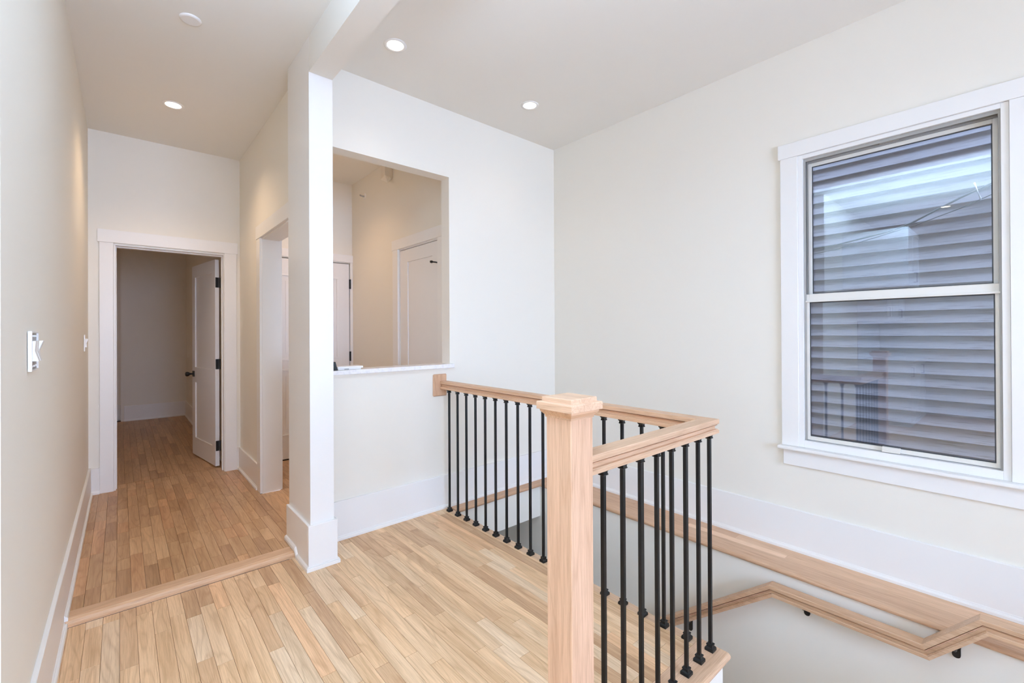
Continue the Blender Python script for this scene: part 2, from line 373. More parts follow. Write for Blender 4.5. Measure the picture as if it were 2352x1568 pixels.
bx(1.9655, 2.944, -.5, .33, -.79, -.76).build('tread', OAKF, stp); bx(1.9655, 2.944, .31, .33, -.97, -.791).build('riser', TRIM, stp)
bx(1.9655, 2.944, .331, .99, -1.0, -.97).build('tread', OAKF, stp)
for i in range(10):
    y = .99 + .25 * i; z = -.97 - .19 * (i + 1)
    bx(1.9655, 2.944, y - .02, y + .25, z - .03, z).build('tread', OAKF, stp); bx(1.9655, 2.944, y - .02, y - .001, z + .001, z + .159).build('riser', TRIM, stp)

# ------------------------------------------------------------------ baseboards
SHOE = [(0, 0), (.012, 0), (.012, .012), (.008, .019), (.0, .024)]
def base(parent, p0, p1, n, z0, z1, t=.016, shoe=True):
    """board against a wall face running p0->p1, n = unit normal into the room"""
    (x0, y0), (x1, y1) = p0, p1
    q = [(x0, y0), (x1, y1), (x1 + n[0] * t, y1 + n[1] * t), (x0 + n[0] * t, y0 + n[1] * t)]
    MB().prism(q, z0, z1).build('board', TRIM, parent, bevel=.002)
    if shoe:
        d = Vector((x1 - x0, y1 - y0, 0)).normalized(); e = .0 
        vs = []
        for (x, y) in (p0, p1):
            for a, h in ((t, 0), (t + .013, 0), (t + .013, .014), (t + .010, .02), (t + .004, .0215), (t + .003, .027), (t, .029)):
                vs.append((x + n[0] * a, y + n[1] * a, z0 + h))
        MB().add(vs, [tuple(range(7)), tuple(range(13, 6, -1))] + [(i, (i + 1) % 7, (i + 1) % 7 + 7, i + 7) for i in range(7)]).build('shoe_molding', TRIM, parent)
bb = empty('baseboard_back', (2, YB, 0), kind=ST); base(bb, (.983 + .0165, YB), (XW - .016, YB), (0, -1), 0, .262)
br = empty('baseboard_right', (XW, 1, 0), kind=ST); base(br, (XW, YB - .0), (XW, YR), (-1, 0), 0, .262)
bl = empty('baseboard_left', (-.2, 3, 0), kind=ST)
base(bl, (lx(1.7), 1.7), (lx(3.02), 3.02), (1, 0), 0, .262)
base(bl, (lx(3.0201), 3.0201), (lx(YE), YE), (1, 0), HF, .258)
be = empty('baseboard_hall_end', (0, YE, HF), kind=ST)
base(be, (lx(YE) + .016, YE), (-.1375, YE), (0, -1), HF, .252)
base(be, (.883, YE), (XH - .016, YE), (0, -1), HF, .252)
bh = empty('baseboard_hall_right', (XH, 4.8, HF), kind=ST); base(bh, (XH, 4.432), (XH, YE), (-1, 0), HF, .252)
bp = empty('baseboard_pillar', (.9, 2.9, 0), kind=ST)
T = .016
bx(.845 - T, .983 + T, 2.79 - T, 2.79, 0, .265).build('board', TRIM, bp, bevel=.002)
bx(.845 - T, .845, 2.7901, 3.24, 0, .265).build('board', TRIM, bp, bevel=.002)
bx(.983, .983 + T, 2.7901, YB - T, 0, .265).build('board', TRIM, bp, bevel=.002)
s = .013
for a in ((.845 - T - s, .983 + T + s, 2.79 - T - s, 2.79 - T, 0, .022), (.845 - T - s + .004, .983 + T + s - .004, 2.79 - T - s + .005, 2.79 - T, .022, .030),
          (.983 + T, .983 + T + s, 2.7741, YB - T - s, 0, .022), (.983 + T, .983 + T + s - .005, 2.7741, YB - T - s, .022, .030)):
    bx(*a).build('shoe_molding', TRIM, bp, bevel=.002)
# the shoe on the hall side steps up over the nosing
prof = [(2.7741, 0), (2.985, 0), (3.02, .034), (3.24, .034)]
vs = []; fs = []
for y, z in prof:
    for a, h in ((T, 0), (T + s, 0), (T + s, .018), (T + s - .005, .026), (T, .030)): vs.append((.845 - a, y, z + h))
for i in range(3):
    for k in range(5): fs.append((i * 5 + k, i * 5 + (k + 1) % 5, i * 5 + 5 + (k + 1) % 5, i * 5 + 5 + k))
fs += [tuple(range(5)), tuple(range(19, 14, -1))]
MB().add(vs, fs).build('shoe_molding', TRIM, bp)
bd = empty('baseboard_bedroom', (.4, RB, HF), kind=ST)
base(bd, (.04, RB), (.84 - T, RB), (0, -1), HF, .27); base(bd, (.84, 5.40), (.84, RB), (-1, 0), HF, .27); base(bd, (-1.6, RB + .25), (0, RB + .25), (0, -1), HF, .27)

# ------------------------------------------------------------------ doors
def panel_leaf(name, parent, x0, x1, z0, z1, ya, yb, panels, m, depth=.009, mould=False, T=None):
    """leaf in the x-z plane, faces at ya (front) and yb; panels = [(x0,x1,z0,z1)]; T maps (x,y,z)->world"""
    T = T or (lambda x, y, z: (x, y, z)); mb = MB()
    def B(a, b_, c, d, e, f):
        k = MB().box(a, b_, c, d, e, f); mb.add([T(*v) for v in k.v], k.f)
    xs0, xs1 = panels[0][0], panels[0][1]
    B(x0, xs0, ya, yb, z0, z1); B(xs1, x1, ya, yb, z0, z1)
    zs = [z0] + [q for p in sorted(panels, key=lambda p: p[2]) for q in (p[2], p[3])] + [z1]
    for i in range(0, len(zs), 2): B(xs0, xs1, ya, yb, zs[i], zs[i + 1])
    o = mb.build(name, m, parent, bevel=0)
    s_ = 1 if yb > ya else -1
    for (a, b_, c, d) in panels:
        mb = MB(); B2 = MB().box(a, b_, ya + s_ * depth, yb - s_ * depth, c, d); mb.add([T(*v) for v in B2.v], B2.f)
        mb.build('panel', m, o)
        if mould:
            mb = MB()
            for q in ((a, b_, d - .02, d), (a, b_, c, c + .02), (a, a + .02, c + .02, d - .02), (b_ - .02, b_, c + .02, d - .02)):
                k = MB().box(q[0], q[1], ya - s_ * .006, ya + s_ * (depth + .001), q[2], q[3]); mb.add([T(*v) for v in k.v], k.f)
            k = MB().box(a + .075, b_ - .075, ya + s_ * .002, ya + s_ * (depth + .001), c + .075, d - .075); mb.add([T(*v) for v in k.v], k.f)
            mb.build('panel_molding', m, o, bevel=.004, seg=2)
    return o
# door at the end of the hall ------------------------------------------
d1 = empty('door_1', (.37, YE, HF), kind=ST, label='open white two-panel door at the end of the hall')
CT = .02
bx(-.137, -.046, YE - CT, YE, HF, 2.203).build('casing', TRIM, d1, bevel=.0015)
bx(.781, .884, YE - CT, YE, HF, 2.203).build('casing', TRIM, d1, bevel=.0015)
bx(-.150, .896, YE - CT - .003, YE, 2.2035, 2.314).build('head_casing', TRIM, d1, bevel=.0015)
bx(ex0 - .0, -.032, YE - .004, 5.405, HF, 2.184).build('jamb', TRIM, d1, bevel=.001)
bx(.775, ex1, YE - .004, 5.405, HF, 2.184).build('jamb', TRIM, d1, bevel=.001)
bx(ex0, ex1, YE - .004, 5.405, 2.1845, ezt).build('jamb', TRIM, d1, bevel=.001)
bx(-.0319, -.025, YE + .045, YE + .085, HF, 2.173).build('door_stop', TRIM, d1, bevel=.001)
bx(.764, .7749, YE + .045, YE + .085, HF, 2.173).build('door_stop', TRIM, d1, bevel=.001)
bx(-.0319, .7749, YE + .045, YE + .085, 2.1735, 2.184).build('door_stop', TRIM, d1, bevel=.001)
# explicit frame: u = direction from the hinge to the free edge, w = thickness direction (towards the hall side when closed)
u = Vector((-(.742 - .624) / .813, .804 / .813, 0)).normalized(); w = Vector((-u.y, u.x, 0))     # w points to -x : the face the hall sees
def TL1(x, y, z): q = Vector((.732, 5.468, 0)) + u * x - w * y; return (q.x, q.y, z)
leaf = panel_leaf('door_leaf', d1, 0, .79, HF + .014, 2.166, 0, .036, [(.105, .685, .24, .86), (.105, .685, 1.03, 2.035)], DOORW, .011, False, TL1)
for z in (.25, 1.09, 1.93):
    mb = MB(); k = MB().box(-.0025, .0, .003, .033, z - .052, z + .052); mb.add([TL1(*v) for v in k.v], k.f)
    mb.lathe(TL1(-.006, .042, z - .053), (0, 0, 1), [(0, .007), (.106, .007)], 12)
    k = MB().box(-.006, -.0025, .034, .052, z - .05, z + .05); mb.add([TL1(*v) for v in k.v], k.f)
    mb.build('hinge', BLACKM, leaf, bevel=.001)
mb = MB(); k = MB().box(.705, .765, -.008, 0, .92, .985); mb.add([TL1(*v) for v in k.v], k.f)
c0 = Vector(TL1(.735, -.008, .952)); mb.lathe(c0, w, [(0, .012), (.018, .010), (.03, .012), (.04, .022), (.052, .026), (.066, .025), (.072, .016)], 20)
mb.build('door_knob', BLACKM, leaf, bevel=.001)
# cased opening from the hall to the foyer -------------------------------
d2 = empty('door_2', (XH, 3.85, HF), kind=ST, label='white cased opening from the hall into the foyer')
for xa, xb in ((XH - CT, XH), (1.055, 1.055 + CT)):
    bx(xa, xb, oy1 - .012, 4.430, HF, 2.222).build('casing', TRIM, d2, bevel=.0015)
    bx(xa, xb, 3.26, oy0 + .012, HF, 2.222).build('casing', TRIM, d2, bevel=.0015)
    bx(xa - .003, xb + .003, 3.245, 4.442, 2.2225, 2.335).build('head_casing', TRIM, d2, bevel=.0015)
bx(XH - .001, 1.056, oy1 - .02, oy1, HF, ozt - .02).build('jamb', TRIM, d2)
bx(XH - .001, 1.056, oy0, oy0 + .02, HF, ozt - .02).build('jamb', TRIM, d2)
bx(XH - .001, 1.056, oy0, oy1, ozt - .0199, ozt).build('jamb', TRIM, d2)
# entry door on the foyer's far wall -------------------------------------
d3 = empty('door_3', (1.6, YE, HF), kind=ST, label='closed white entry door with moulded panels at the far end of the foyer')
bx(2.047, 2.0785, YE - CT, YE, HF, 2.233).build('casing', TRIM, d3, bevel=.0015)
bx(1.062, 1.135, YE - CT, YE, HF, 2.233).build('casing', TRIM, d3, bevel=.0015)
bx(1.0612, 2.0787, YE - CT - .003, YE, 2.2335, 2.320).build('head_casing', TRIM, d3, bevel=.0015)
bx(1.136, 2.043, YE + .0355, YE + .08, HF, 2.224).build('weather_stop', GASKET_GAP, d3)
lf = panel_leaf('door_leaf', d3, 1.145, 2.036, .046, 2.215, YE - .008, YE + .035, [(1.27, 1.912, .289, 1.015), (1.27, 1.912, 1.109, 2.048)], DOORW, .008, True)
bx(1.145, 2.036, YE - .006, YE + .03, HF + .002, .045).build('door_sweep', BLACKM, lf)
for z in (.3, 1.13, 1.98):
    MB().box(2.0365, 2.0465, YE - .012, YE - .006, z - .055, z + .055).lathe((2.045, YE - .024, z - .056), (0, 0, 1), [(0, .008), (.112, .008)], 12).build('hinge', BLACKM, lf)
# door in the foyer's right wall -----------------------------------------
d4 = empty('door_4', (XD, 3.7, HF), kind=ST, label='closed white shaker door seen through the pass-through opening')
bx(XD - CT, XD, 4.068, 4.176, HF, 2.224).build('casing', TRIM, d4, bevel=.0015)
bx(XD - CT, XD, 3.22, 3.332, HF, 2.224).build('casing', TRIM, d4, bevel=.0015)
bx(XD - CT - .003, XD, 3.208, 4.188, 2.2245, 2.322).build('head_casing', TRIM, d4, bevel=.0015)
bx(XD - .001, XD + .09, 4.056, 4.075, HF, 2.228).build('jamb', TRIM, d4); bx(XD - .001, XD + .09, dy0, 3.338, HF, 2.228).build('jamb', TRIM, d4)
bx(XD - .001, XD + .09, 3.3385, 4.0555, 2.211, 2.228).build('jamb', TRIM, d4)
def TD4(x, y, z): return (XD + .002 + y, x, z)
lf = panel_leaf('door_leaf', d4, 3.342, 4.052, HF + .01, 2.206, 0, .035, [(3.452, 3.905, .25, 2.085)], DOORW, .010, False, TD4)
for z in (1.10, 1.955, .28):
    MB().box(XD - .004, XD + .003, 3.334, 3.345, z - .05, z + .05).lathe((XD - .006, 3.339, z - .052), (0, 0, 1), [(0, .007), (.104, .007)], 12).build('hinge', BLACKM, lf)
MB().tube([(XD - .006, 3.339, 2.008), (XD - .03, 3.35, 2.012), (XD - .045, 3.375, 2.016)], .006, 8).lathe((XD - .045, 3.375, 2.016), (-.2, .9, .15), [(0, .011), (.016, .012), (.02, .008)], 12).build('hinge_door_stop', BLACKM, lf)

# ------------------------------------------------------------------ window
wn = empty('window_1', (XW, .49, .69), kind=ST, label='white double-hung window looking onto grey clapboard siding')
CP = XW - .021
bx(CP, XW, .942, 1.039, .668, 2.509).build('casing', TRIM, wn, bevel=.0015)
bx(CP, XW, -.057, .043, .668, 2.509).build('casing', TRIM, wn, bevel=.0015)
bx(CP - .004, XW, -.068, 1.043 + .008, 2.5095, 2.601).build('head_casing', TRIM, wn, bevel=.0015)
b = MB(); b.box(CP - .040, XW + .02, -.075, 1.055, .646, .6675); b.build('stool', TRIM, wn, bevel=.008, seg=3)
bx(CP, XW, -.057, 1.031, .545, .6455).build('apron', TRIM, wn, bevel=.0015)
# jamb liners (returns)
jx0, jx1 = XW - .012, XW + .10
bx(jx0, jx1, .915, .9415, .668, 2.5085).build('jamb', TRIM, wn, bevel=.001)
bx(jx0, jx1, .0435, .071, .668, 2.5085).build('jamb', TRIM, wn, bevel=.001)
bx(jx0, jx1, .0711, .9149, 2.484, 2.5085).build('jamb', TRIM, wn, bevel=.001)
bx(jx0, jx1, .0711, .9149, .668, .712).build('jamb', TRIM, wn, bevel=.001)
# vinyl frame with tracks
F0 = XW + .004
fr = MB()
for ya, yb in ((.903, .9148), (.0712, .080)):
    fr.box(F0, F0 + .006, ya, yb, .713, 2.4835).box(F0 + .040, F0 + .046, ya, yb, .713, 2.4835).box(F0 + .078, F0 + .084, ya, yb, .713, 2.4835)
fr.build('vinyl_frame', TRACK, wn)
MB().box(F0, F0 + .006, .0802, .9028, 2.466, 2.4835).box(F0 + .040, F0 + .046, .0802, .9028, 2.462, 2.4835).box(F0 + .02, F0 + .024, .0802, .9028, 2.472, 2.4835).build('head_track', TRACK, wn)
MB().box(F0 + .0065, F0 + .0395, .909, .9148, .713, 2.4835).box(F0 + .0465, F0 + .0775, .909, .9148, .713, 2.4835).box(F0 + .0065, F0 + .0395, .0712, .0745, .713, 2.4835).build('track_gap', GASKET_GAP, wn)  # solid dark strips stand in for shade in the side track gaps
MB().box(F0 + .0065, F0 + .0195, .0802, .9028, 2.479, 2.4835).box(F0 + .0245, F0 + .0395, .0802, .9028, 2.479, 2.4835).build('head_gap', GASKET_GAP, wn)  # same dark strips for the shade between the head tracks
def sash(name, x0, x1, y0, y1, z0, z1, st, rt, rb, gp):
    m = MB().box(x0, x1, y0, y0 + st, z0, z1).box(x0, x1, y1 - st, y1, z0, z1).box(x0, x1, y0 + st, y1 - st, z1 - rt, z1).box(x0, x1, y0 + st, y1 - st, z0, z0 + rb)
    o = m.build(name, VINYL, wn, bevel=.0015)
    ya, yb, za, zb = y0 + st, y1 - st, z0 + rb, z1 - rt; g = .005
    MB().box(x0 + .006, x0 + .010, ya, ya + g, za, zb).box(x0 + .006, x0 + .010, yb - g, yb, za, zb).box(x0 + .006, x0 + .010, ya + g, yb - g, zb - g, zb).box(x0 + .006, x0 + .010, ya + g, yb - g, za, za + g).build('gasket', GASKET_GAP, o)
    for dx in gp:
        MB().add([(dx, ya, za), (dx, yb, za), (dx, yb, zb), (dx, ya, zb)], [(0, 1, 2, 3)]).build('glass_pane', GLASS, o)
    return o
up = sash('upper_sash', F0 + .047, F0 + .077, .0805, .9025, 1.60, 2.462, .020, .022, .035, (F0 + .058, F0 + .070))
lo = sash('lower_sash', F0 + .008, F0 + .038, .0748, .9088, .716, 1.630, .020, .050, .024, (F0 + .019, F0 + .031))
MB().box(F0 - .004, F0 + .0075, .077, .906, 1.580, 1.590).build('meeting_rail_lip', VINYL, lo, bevel=.001)
MB().box(F0 - .010, F0 + .0075, .455, .535, .716, .745).box(F0 - .016, F0 - .010, .455, .535, .716, .727).build('sash_lift', VINYL, lo, bevel=.0015)
MB().box(F0 + .012, F0 + .03, .455, .54, 2.466, 2.478).build('tilt_latch', TRACK, up, bevel=.001)
MB().box(F0 + .008, F0 + .03, .0748, .0768, .74, 1.6).build('balance_cover', GASKET_GAP, wn)

# neighbour's wall -------------------------------------------------------
nb = empty('neighbour_house', (5.0, 1, -2), 'grey clapboard side wall of the neighbouring house seen through the window', 'house')
XS = 4.875
bx(XS + .02, XS + .3, -4, 6, -2, 6.6).build('sheathing', SIDING, nb)
z = -1.3; i = 0
proto = None
while z < 6.4:
    if proto is None:
        mb = MB().add([(XS - .012, -4, z), (XS - .012, 6, z), (XS + .019, 6, z), (XS + .019, -4, z), (XS + .011, -4, z + .112), (XS + .011, 6, z + .112), (XS + .019, 6, z + .112), (XS + .019, -4, z + .112)],
                      [(3, 2, 1, 0), (4, 5, 6, 7), (0, 1, 5, 4), (1, 2, 6, 5), (2, 3, 7, 6), (3, 0, 4, 7)])
        proto = mb.build('siding_board', SIDING, nb); o = proto; zp = z
    else:
        o = proto.copy(); C.objects.link(o); o.parent = nb; o.location = proto.location + Vector((0, random.uniform(-.3, .3), z - zp))
    i += 1; z += .1022
bx(XW + .161, 5.4, 6, 6.3, -2, 5).build('wall_outer_fence', SIDING, kind=ST)
bx(XW + .02, XW + .16, YR - .12, 6, ZC + .101, 6.0).build('wall_sky_blocker', BOUNCECUT, kind=ST)  # unseen upper wall, added so sky light falls steeply on the siding
xo = XW + .1605
MB().box(xo, xo + .02, YR - .12, wy0, -2, 6).box(xo, xo + .02, wy1, 6, -2, 6).box(xo, xo + .02, wy0, wy1, -2, wz0).box(xo, xo + .02, wy0, wy1, wz1, 6).build('wall_bounce_skin', BOUNCECUT, kind=ST)  # dark outer skin added to reduce bounce between the houses
# cables strapped across the siding
cb = empty('utility_cable', (XS - .03, .7, 2.3), 'dark twisted utility cables strapped to the grey siding outside', 'cable')
def pj_(y, z): return (XS - .045, y, z)
MB().tube([pj_(-1.5, 2.95), pj_(.1, 2.50), pj_(.32, 2.41), pj_(.6, 2.27), pj_(.72, 2.23), pj_(1.1, 2.17), pj_(2.2, 2.13)], .008, 8).build('cable', CABLE, cb)
MB().tube([pj_(-1.5, 2.82), pj_(.1, 2.42), pj_(.32, 2.33), pj_(.6, 2.24), pj_(.72, 2.215), pj_(1.1, 2.13), pj_(2.2, 2.02)], .004, 8).build('cable', CABLE, cb)
MB().tube([(XS - .013, .24, 2.50), (XS - .065, .24, 2.50), (XS - .065, .21, 2.38), (XS - .013, .21, 2.38)], .006, 8).build('cable_clip', PLASTIC, cb)
bx(.9, 3.25, -.6, 4.4, -3.3, -3.2).build('floor_lower', OAKF, kind=ST)  # unseen floor, added to keep sky light out of the well from below
bx(XW + .16, XS, YR, 6, -2.1, -2).build('ground', SIDING, kind=ST)

# ------------------------------------------------------------------ pass-through sill and things on it
bx(.984, 2.036, 3.036, 3.205, 1.1185, 1.149).build('trim_5', QUARTZ, kind=ST, bevel=.002, label='white quartz sill of the pass-through opening')
t = empty('document_tray', (1.18, 3.12, 1.149), 'flat white box lying on the pass-through sill beside the pillar', 'box')
bx(1.115, 1.275, 3.075, 3.17, 1.1495, 1.158).build('base', PLASTIC, t, bevel=.001)
MB().prism([(1.108, 3.068), (1.287, 3.068), (1.287, 3.176), (1.108, 3.176)], 1.1585, 1.172).build('lid', PLASTIC, t, bevel=.0015)
bx(1.155, 1.185, 3.064, 3.0675, 1.1495, 1.157).build('latch', SWGREY, t, bevel=.001)
t = empty('picture_frame', (1.07, 3.06, 1.149), 'small black frame leaning on the sill against the pillar', 'picture frame')
fx = [(1.082, 1.1495), (1.102, 1.1495), (1.088, 1.208), (1.070, 1.208)]
mb = MB(); mb.add([(a, 3.047, c) for a, c in fx] + [(a, 3.10, c) for a, c in fx], [(0, 1, 2, 3), (4, 7, 6, 5), (0, 4, 5, 1), (1, 5, 6, 2), (2, 6, 7, 3), (3, 7, 4, 0)])
mb.build('frame', BLACKM, t, bevel=.001)
mb = MB()
for k in range(14):
    a = random.uniform(0, 6.28); c = Vector((1.066, 3.056, 1.1495)); tip = c + Vector((math.cos(a) * .018, math.sin(a) * .016, random.uniform(.02, .05))); mid = (c + tip) / 2 + Vector((0, 0, .01)); sd = Vector((-math.sin(a), math.cos(a), 0)) * .006
    mb.add([c, mid + sd, tip, mid - sd, mid + Vector((0, 0, -.0015))], [(0, 1, 2), (0, 2, 3), (0, 4, 1), (0, 3, 4), (1, 4, 2), (4, 3, 2)])
g = mb.build('succulent', mat('green_leaf', srgb(70, 95, 60), .5)); tag(g, 'small green succulent between the pillar and the black frame', 'plant')

# ------------------------------------------------------------------ railing
RH = [(.0335, 0), (.0335, .0125), (.0295, .0155), (.0295, .0175), (.0205, .0185), (.0205, .0295), (.0265, .0335), (.0285, .0365), (.0175, .0375), (.0175, .0400), (.0335, .0405), (.0335, .0585), (.0318, .061)]
RAILP = RH + [(-a, c) for a, c in RH[::-1]]
rl = empty('stair_railing', (1.033, .917, 0), 'oak stair railing with square newel post and black iron balusters on the landing edge', 'railing')
RX, RY, RZ = 1.944, .917, .955
MB().sweep(RAILP, (RX, 3.056, RZ), (RX, RY, RZ), (1, 0, 0), None, (-1, 0, 0)).build('handrail', OAKY, rl, color=(.98, .92, .88))
MB().sweep(RAILP, (RX, RY, RZ), (1.083, RY, RZ), (0, 1, 0), (0, -1, 0), None).build('handrail', OAKX, rl, color=(.96, .93, .9))
MB().box(1.852, 1.975, 3.057, YB, .898, 1.073).build('wall_rosette', OAKZ, rl, bevel=.007, seg=1, color=(.92, .85, .8))
nw = MB().sqstack(1.033, .917, [(-.018, .0500), (1.150, .0500)]).build('newel_post', OAKZ, rl, bevel=.002, color=(1.0, .95, .93))
MB().sqstack(1.033, .917, [(1.142, .0525), (1.148, .0525), (1.160, .063), (1.1665, .064)]).build('cap_molding', OAKX, nw, color=(.93, .86, .8))
MB().sqstack(1.033, .917, [(1.1668, .0715), (1.188, .0715), (1.190, .070), (1.1905, .059), (1.203, .059), (1.2045, .0575)]).build('newel_cap', OAKY, nw, bevel=.0008, color=(1.05, 1.02, 1.02))
def baluster():
    o = MB().sqstack(0, 0, [(.0, .0072), (.952, .0072)]).build('baluster', BLACK, rl, bevel=.0012)
    a = MB().sqstack(0, 0, [(0.0003, .0185), (.011, .0185), (.015, .0165), (.018, .0125), (.0235, .0115), (.0245, .0135), (.029, .0135), (.032, .0085)]).build('base_shoe', BLACK, o, bevel=.0006)
    c = MB().sqstack(0, 0, [(.928, .0085), (.9305, .0125), (.9335, .0125), (.9345, .0110), (.941, .0105), (.947, .0145), (.9545, .0165)]).build('collar', BLACK, o, bevel=.0006)
    for q, zz in ((a, 0.0003), (c, .928)): q.location = (0, 0, zz)
    return o
pts = [(RX, 2.978 - .1151 * k) for k in range(18)] + [(RX + .008 * (k == 0) if k == 0 else 1.957 - .1085 * k, RY) for k in range(8)]
pb = baluster()
for i, (x, y) in enumerate(pts):
    if i == 0: o = pb
    else:
        o = pb.copy(); C.objects.link(o); o.parent = rl
        for ch in pb.children:
            c2 = ch.copy(); C.objects.link(c2); c2.parent = o
    o.location = Vector((x, y, 0)) - rl.location
# wall handrail in the stairwell -----------------------------------------
hr = empty('wall_handrail', (2.87, .6, -.14), 'oak handrail bending along the white stairwell wall on black brackets', 'handrail')
HP = [(p[0], p[1] - .061) for p in RAILP]
P = [(2.0, -.078 - .761 * 1.01), (.99, -.078), (.327, -.078), (.137, .130), (-.45, .130)]
V = [Vector((2.870, y, z)) for y, z in P]
D = [(V[i + 1] - V[i]).normalized() for i in range(4)]
TN = [(.86, .78, .72), (.88, .82, .76), (.9, .86, .82), (.92, .86, .8)]
for i in range(4):
    MB().sweep(HP, V[i], V[i + 1], (1, 0, 0), D[i - 1] if i else None, D[i + 1] if i < 3 else None).build('rail_section', OAKY, hr, color=TN[i])
def on(y):
    for i in range(4):
        if V[i + 1].y <= y <= V[i].y: f = (y - V[i].y) / (V[i + 1].y - V[i].y); return V[i].z + f * (V[i + 1].z - V[i].z), D[i]
for y, bz in ((1.519, -.648), (.823, -.219), (.218, -.130)):
    z, d = on(y); zb = z - .061 / max(.3, abs(d.y)) 
    m_ = MB().tube([(2.870, y, zb + .006), (2.870, y, zb - .008), (2.876, y, zb - .018), (2.892, y, zb - .024), (2.938, y, zb - .026)], .0065, 12).box(2.856, 2.884, y - .02, y + .02, zb - .001, zb + .003)
    n_ = 10; pp = [(y + .015 * math.cos(math.pi + math.pi * k / n_), bz + .015 + .015 * math.sin(math.pi + math.pi * k / n_)) for k in range(n_ + 1)] + [(y + .015, zb + .0), (y - .015, zb + .0)]; q_ = len(pp)
    m_.add([(2.936, a, c) for a, c in pp] + [(2.9449, a, c) for a, c in pp], [tuple(range(q_)), tuple(range(2 * q_ - 1, q_ - 1, -1))] + [(k, (k + 1) % q_, (k + 1) % q_ + q_, k + q_) for k in range(q_)]).build('bracket', BLACKM, hr)

# ------------------------------------------------------------------ ceiling fittings
def downlight(x, y, zc, label, power, lc=(1, .74, .50), r=.050):
    t = empty('recessed_light', (x, y, zc), label, 'ceiling light', 'recessed ceiling lights')
    n = 40; vs = []; fs = []
    pr = [(r * 1.42, 0), (r * 1.40, -.0035), (r * 1.12, -.0045), (r * 1.04, -.003), (r * 1.0, -.0012)]
    for a, dz in pr:
        for i in range(n): q = 2 * math.pi * i / n; vs.append((x + a * math.cos(q), y + a * math.sin(q), zc + dz))
    for k in range(len(pr) - 1):
        for i in range(n): fs.append((k * n + i, k * n + (i + 1) % n, (k + 1) * n + (i + 1) % n, (k + 1) * n + i))
    m = MB(); m.add(vs, fs, True); m.build('trim_ring', PLASTIC, t)
    MB().lathe((x, y, zc - .0022), (0, 0, 1), [(0, r * 1.01), (.0008, r * 1.01)], n, False).build('lens', LED, t)
    l = bpy.data.lights.new('lamp', 'SPOT'); l.energy = power; l.color = lc; l.spot_size = math.radians(125); l.spot_blend = .9; l.shadow_soft_size = .045
    o = bpy.data.objects.new('lamp', l); C.objects.link(o); o.parent = t; o.location = (0, 0, -.012)
    return t
downlight(1.306, 2.596, ZC, 'round recessed ceiling light beside the white beam', 6)
downlight(2.463, 2.588, ZC, 'round recessed ceiling light above the corner of the stairwell', 5)
downlight(.309, 4.305, ZH, 'round recessed ceiling light in the hall ceiling', 58, (1, .70, .43))
downlight(1.35, 4.5, ZH, 'round recessed ceiling light in the foyer beyond the pass-through', 44, (1, .66, .38))
downlight(-2.24, .73, ZH, 'round recessed kitchen ceiling light, mirrored in the upper window pane', 6)
t = empty('recessed_light', (-.9, 7.6, ZH), 'dim fill lamp added out of sight in the room past the open door', 'ceiling light', 'recessed ceiling lights')  # added lamp, not a known fitting; warms the room past the door
MB().lathe((-.9, 7.6, ZH - .003), (0, 0, 1), [(0, .06), (.003, .06)], 24, False).build('lens', PLASTIC, t)
l = bpy.data.lights.new('lamp', 'SPOT'); l.energy = 36; l.color = (1, .74, .52); l.spot_size = math.radians(160); l.spot_blend = 1; l.shadow_soft_size = .06
o = bpy.data.objects.new('lamp', l); C.objects.link(o); o.parent = t; o.location = (0, 0, -.012)
MB().lathe((.299, 3.066, ZH), (0, 0, -1), [(0, .052), (.004, .052), (.008, .050), (.010, .042)], 40).build('smoke_detector', PLASTIC)
tag(bpy.data.objects['smoke_detector'], 'flat white round cover plate on the hall ceiling', 'cover plate')
# ragged white box hanging by the foyer wall
mb = MB(); x0, x1, y0, y1 = 1.994, XD - .001, 4.20, 4.30
top = [(x0, y0), (x1, y0), (x1, y1), (x0, y1)]
ring = [(x0, y0, 2.985), (2.02, y0, 2.97), (2.04, y0, 2.978), (2.055, y0, 2.96), (x1, y0, 2.97), (x1, 4.25, 2.965), (x1, y1, 2.965), (2.04, y1, 2.96), (x0, y1, 2.962), (x0, 4.25, 2.968)]
n = len(ring); vs = ring + [(a, c, ZH) for a, c, _ in ring] + [(2.035, 4.225, 2.918)]
mb.add(vs, [(i, (i + 1) % n, (i + 1) % n + n, i + n) for i in range(n)] + [(i, 2 * n, (i + 1) % n) for i in range(n)] + [tuple(range(n, 2 * n))])
mb.build('ceiling_box', paint('box_paint', srgb(235, 230, 222), .6)); tag(bpy.data.objects['ceiling_box'], 'white square duct with a ragged taped end below the foyer ceiling', 'duct')
t = empty('sprinkler_head', (XD, 4.9, 2.94), 'white sidewall sprinkler head high on the foyer wall', 'sprinkler')
MB().lathe((XD, 4.89, 2.94), (-1, 0, 0), [(0, .036), (.004, .036), (.008, .028), (.009, .015)], 28).build('escutcheon', PLASTIC, t)
MB().lathe((XD - .009, 4.89, 2.94), (-1, 0, 0), [(0, .009), (.02, .009), (.024, .005), (.045, .004)], 12).box(XD - .06, XD - .045, 4.878, 4.902, 2.948, 2.951).tube([(XD - .03, 4.882, 2.94), (XD - .05, 4.886, 2.948)], .002, 6).build('deflector', SWGREY, t)

